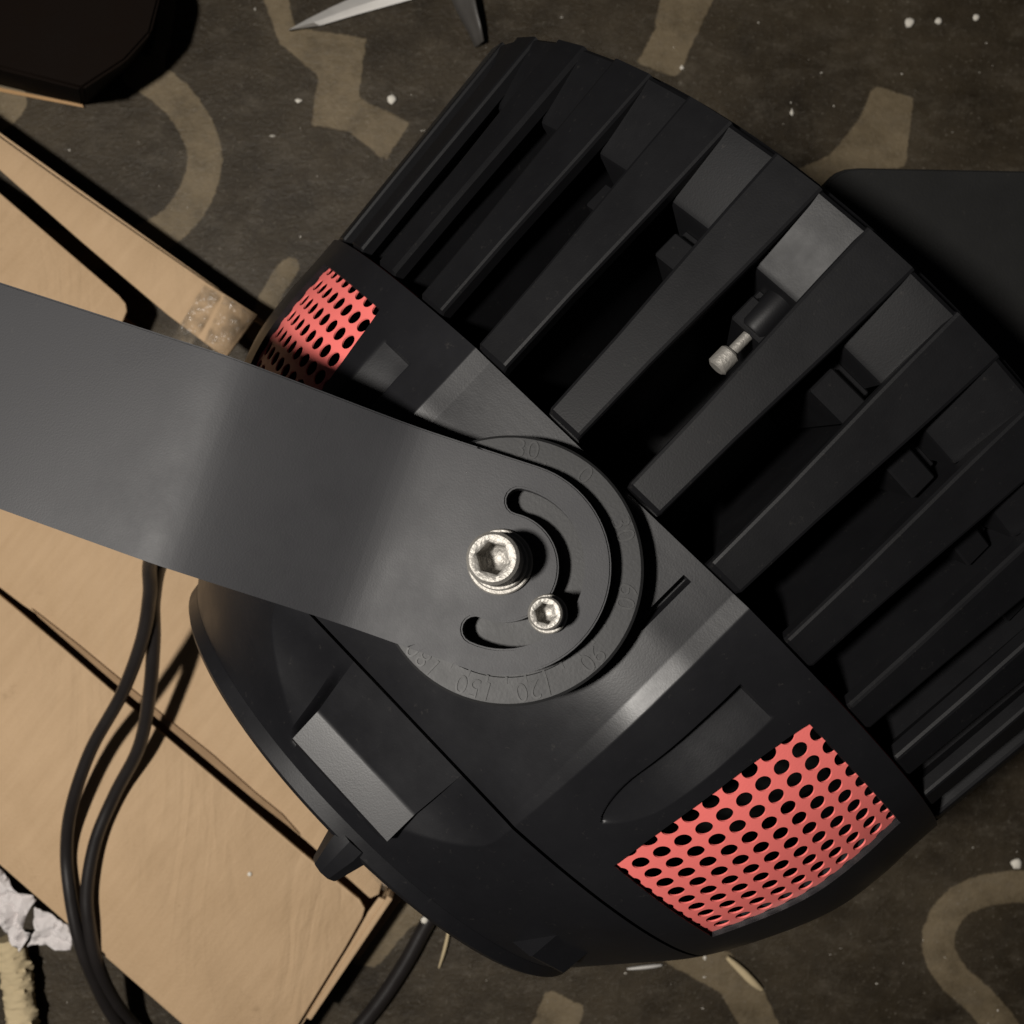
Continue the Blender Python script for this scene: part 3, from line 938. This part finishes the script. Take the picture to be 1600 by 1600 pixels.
# ------------------------------------------------------------------ torn white paper and straw rope at the lower left
def crumpled(name, outline, z0, amp, seed, res=26):
    P = [W(x, y, z0) for x, y in outline]
    xs = [p.x for p in P]; ys = [p.y for p in P]
    bm = bmesh.new()
    vs = [bm.verts.new((p.x, p.y, 0)) for p in P]
    es = [bm.edges.new((vs[i], vs[(i + 1) % len(vs)])) for i in range(len(vs))]
    bmesh.ops.triangle_fill(bm, use_beauty=True, edges=es)
    for i in range(res):
        for co, no, a, b in (((1, 0), (1, 0, 0), min(xs), max(xs)), ((0, 1), (0, 1, 0), min(ys), max(ys))):
            t = a + (b - a) * (i + .5) / res
            bmesh.ops.bisect_plane(bm, geom=bm.verts[:] + bm.edges[:] + bm.faces[:], plane_co=(t * co[0], t * co[1], 0), plane_no=no)
    for v in bm.verts:
        q = Vector((v.co.x * 85, v.co.y * 85, seed))
        h = abs(noise.noise(q)) * 1.4 + .5 * abs(noise.noise(q * 2.3)) + .25 * noise.noise(q * 5)
        v.co.z = z0 + amp * h
    bmesh.ops.triangulate(bm, faces=bm.faces)
    m = bm_mesh(name, bm)
    o = obj(name, m, M['paper'], None, 22)
    o.modifiers.new("Thickness", 'SOLIDIFY').thickness = .0003
    return o
p1 = crumpled("paper_scrap", [(-120, 1290), (-20, 1340), (0, 1352), (28, 1385), (62, 1402), (52, 1420), (46, 1442), (58, 1450), (44, 1468), (34, 1484), (20, 1470), (4, 1436), (-30, 1420), (-120, 1460)], .034, .008, 3.0)
tag(p1, "crumpled white paper scrap running off the left edge below the carton", "paper")
p2 = crumpled("paper_scrap", [(60, 1412), (84, 1430), (106, 1444), (114, 1462), (113, 1482), (84, 1478), (60, 1474), (44, 1478), (50, 1466), (62, 1448), (54, 1436)], .036, .005, 8.0, 14)
tag(p2, "small torn white paper piece beside the lower cable", "paper")

def rope():
    pts = [(14, 1465), (24, 1510), (30, 1550), (34, 1600), (40, 1680)]
    c = catmull([W(x, y, .012) for x, y in pts], 26)
    verts, faces = [], []
    seg = 22
    for i, p in enumerate(c):
        t = (c[min(i + 1, len(c) - 1)] - c[max(i - 1, 0)]).normalized(); s = t.cross(Vector((0, 0, 1))).normalized()
        for k in range(seg):
            a = 2 * PI * k / seg
            ca, sa = math.cos(a + p.y * 60) * 2.6, math.sin(a + p.y * 60) * 2.6
            r = .0070 + .0017 * noise.noise(Vector((ca, sa, p.y * 90))) + .0012 * noise.noise(Vector((ca * 2.5, sa * 2.5, p.y * 260)))
            verts.append(p + s * (math.cos(a) * r * 1.15) + Vector((0, 0, math.sin(a) * r)))
    for i in range(len(c) - 1):
        for k in range(seg):
            l = (k + 1) % seg
            faces.append((i * seg + k, i * seg + l, (i + 1) * seg + l, (i + 1) * seg + k))
    faces.append(tuple(range(seg))); faces.append(tuple(range((len(c) - 1) * seg, len(c) * seg)))
    return mesh_from("frayed_rope", verts, faces)
tag(obj("frayed_rope", rope(), M['straw'], None, 60), "short beige frayed rope end below the white paper", "rope")

# ------------------------------------------------------------------ little litter
def sliver(name, pts, r, label, mat, cat, flat=.35):
    m = tube(name, [W(x, y, z) for x, y, z in pts], r, 8, 6, lambda t: .35 + .65 * math.sin(PI * min(.98, max(.02, t))) ** .6)
    o = obj(name, m, mat, None, 60)
    return tag(o, label, cat)
sliver("straw_piece", [(704, 1430, .003), (700, 1460, .003), (694, 1486, .003), (686, 1512, .002)], .0010, "curved straw piece beside the short black cable", M['straw'], "straw")
sliver("wood_sliver", [(1136, 1496, .003), (1158, 1516, .003), (1176, 1534, .003), (1190, 1546, .002)], .0024, "pale wood sliver on the floor below the lamp", M['straw'], "wood sliver")
sliver("glint_sliver", [(980, 1514, .002), (1000, 1512, .002), (1018, 1510, .002), (1034, 1508, .002)], .0011, "thin pale sliver standing in for a glint at the lower edge of the lamp", M['blade'], "sliver")  # added pale strip, stands in for the glint along the lamp's rim
def crumb(name, px, py, r, seed, label, mat=None):
    bm = bmesh.new(); bmesh.ops.create_icosphere(bm, subdivisions=2, radius=r)
    for v in bm.verts:
        v.co *= 1 + .35 * noise.noise(v.co * (1.4 / r) + Vector((seed, seed * 2, 0)))
        v.co.z *= .6
    o = obj(name, bm_mesh(name, bm), mat or M['crumb'], None, 60)
    o.location = W(px, py, r * .45)
    o.rotation_euler = (0, 0, seed)
    return tag(o, label, "crumb")
crumb("plaster_crumb", 1421, 35, .0026, 1.0, "largest of the white crumbs on the floor at the upper right")
crumb("plaster_crumb", 1466, 33, .0019, 2.0, "middle of the three white crumbs at the upper right")
crumb("plaster_crumb", 1525, 27, .0019, 3.0, "rightmost of the three white crumbs at the upper right")
crumb("plaster_crumb", 1588, 1350, .0030, 4.0, "glinting white crumb at the right edge above the tan curl")
crumb("plaster_crumb", 612, 155, .0026, 5.0, "white crumb on the zigzag print near the blade")
crumb("plaster_crumb", 388, 1366, .0012, 6.0, "tiny grey chip lying on the lower carton flap").location = W(390, 1366, CZ + .001)

# scattered grit over the floor, too small to count
def grit():
    rnd = random.Random(5)
    verts, faces = [], []
    for i in range(420):
        px, py = rnd.uniform(-150, 1750), rnd.uniform(-150, 1750)
        s = rnd.choice((.0002, .0003, .0003, .0004, .0005, .0007, .0010)) * rnd.uniform(.7, 1.2)
        ex, ey = rnd.uniform(.4, 2.2), rnd.uniform(.4, 2.2)
        c = W(px, py, s * .5)
        b = len(verts)
        for d in ((1, 0, 0), (-1, 0, 0), (0, 1, 0), (0, -1, 0), (0, 0, 1), (0, 0, -1)):
            verts.append(c + Vector((d[0] * ex, d[1] * ey, d[2])) * s * rnd.uniform(.5, 1.2))
        for f in ((0, 2, 4), (2, 1, 4), (1, 3, 4), (3, 0, 4), (2, 0, 5), (1, 2, 5), (3, 1, 5), (0, 3, 5)):
            faces.append(tuple(b + k for k in f))
    return mesh_from("grit", verts, faces)
tag(obj("grit", grit(), M['crumb'], None), "pale grit and dust specks scattered over the floor", "grit", kind="stuff")
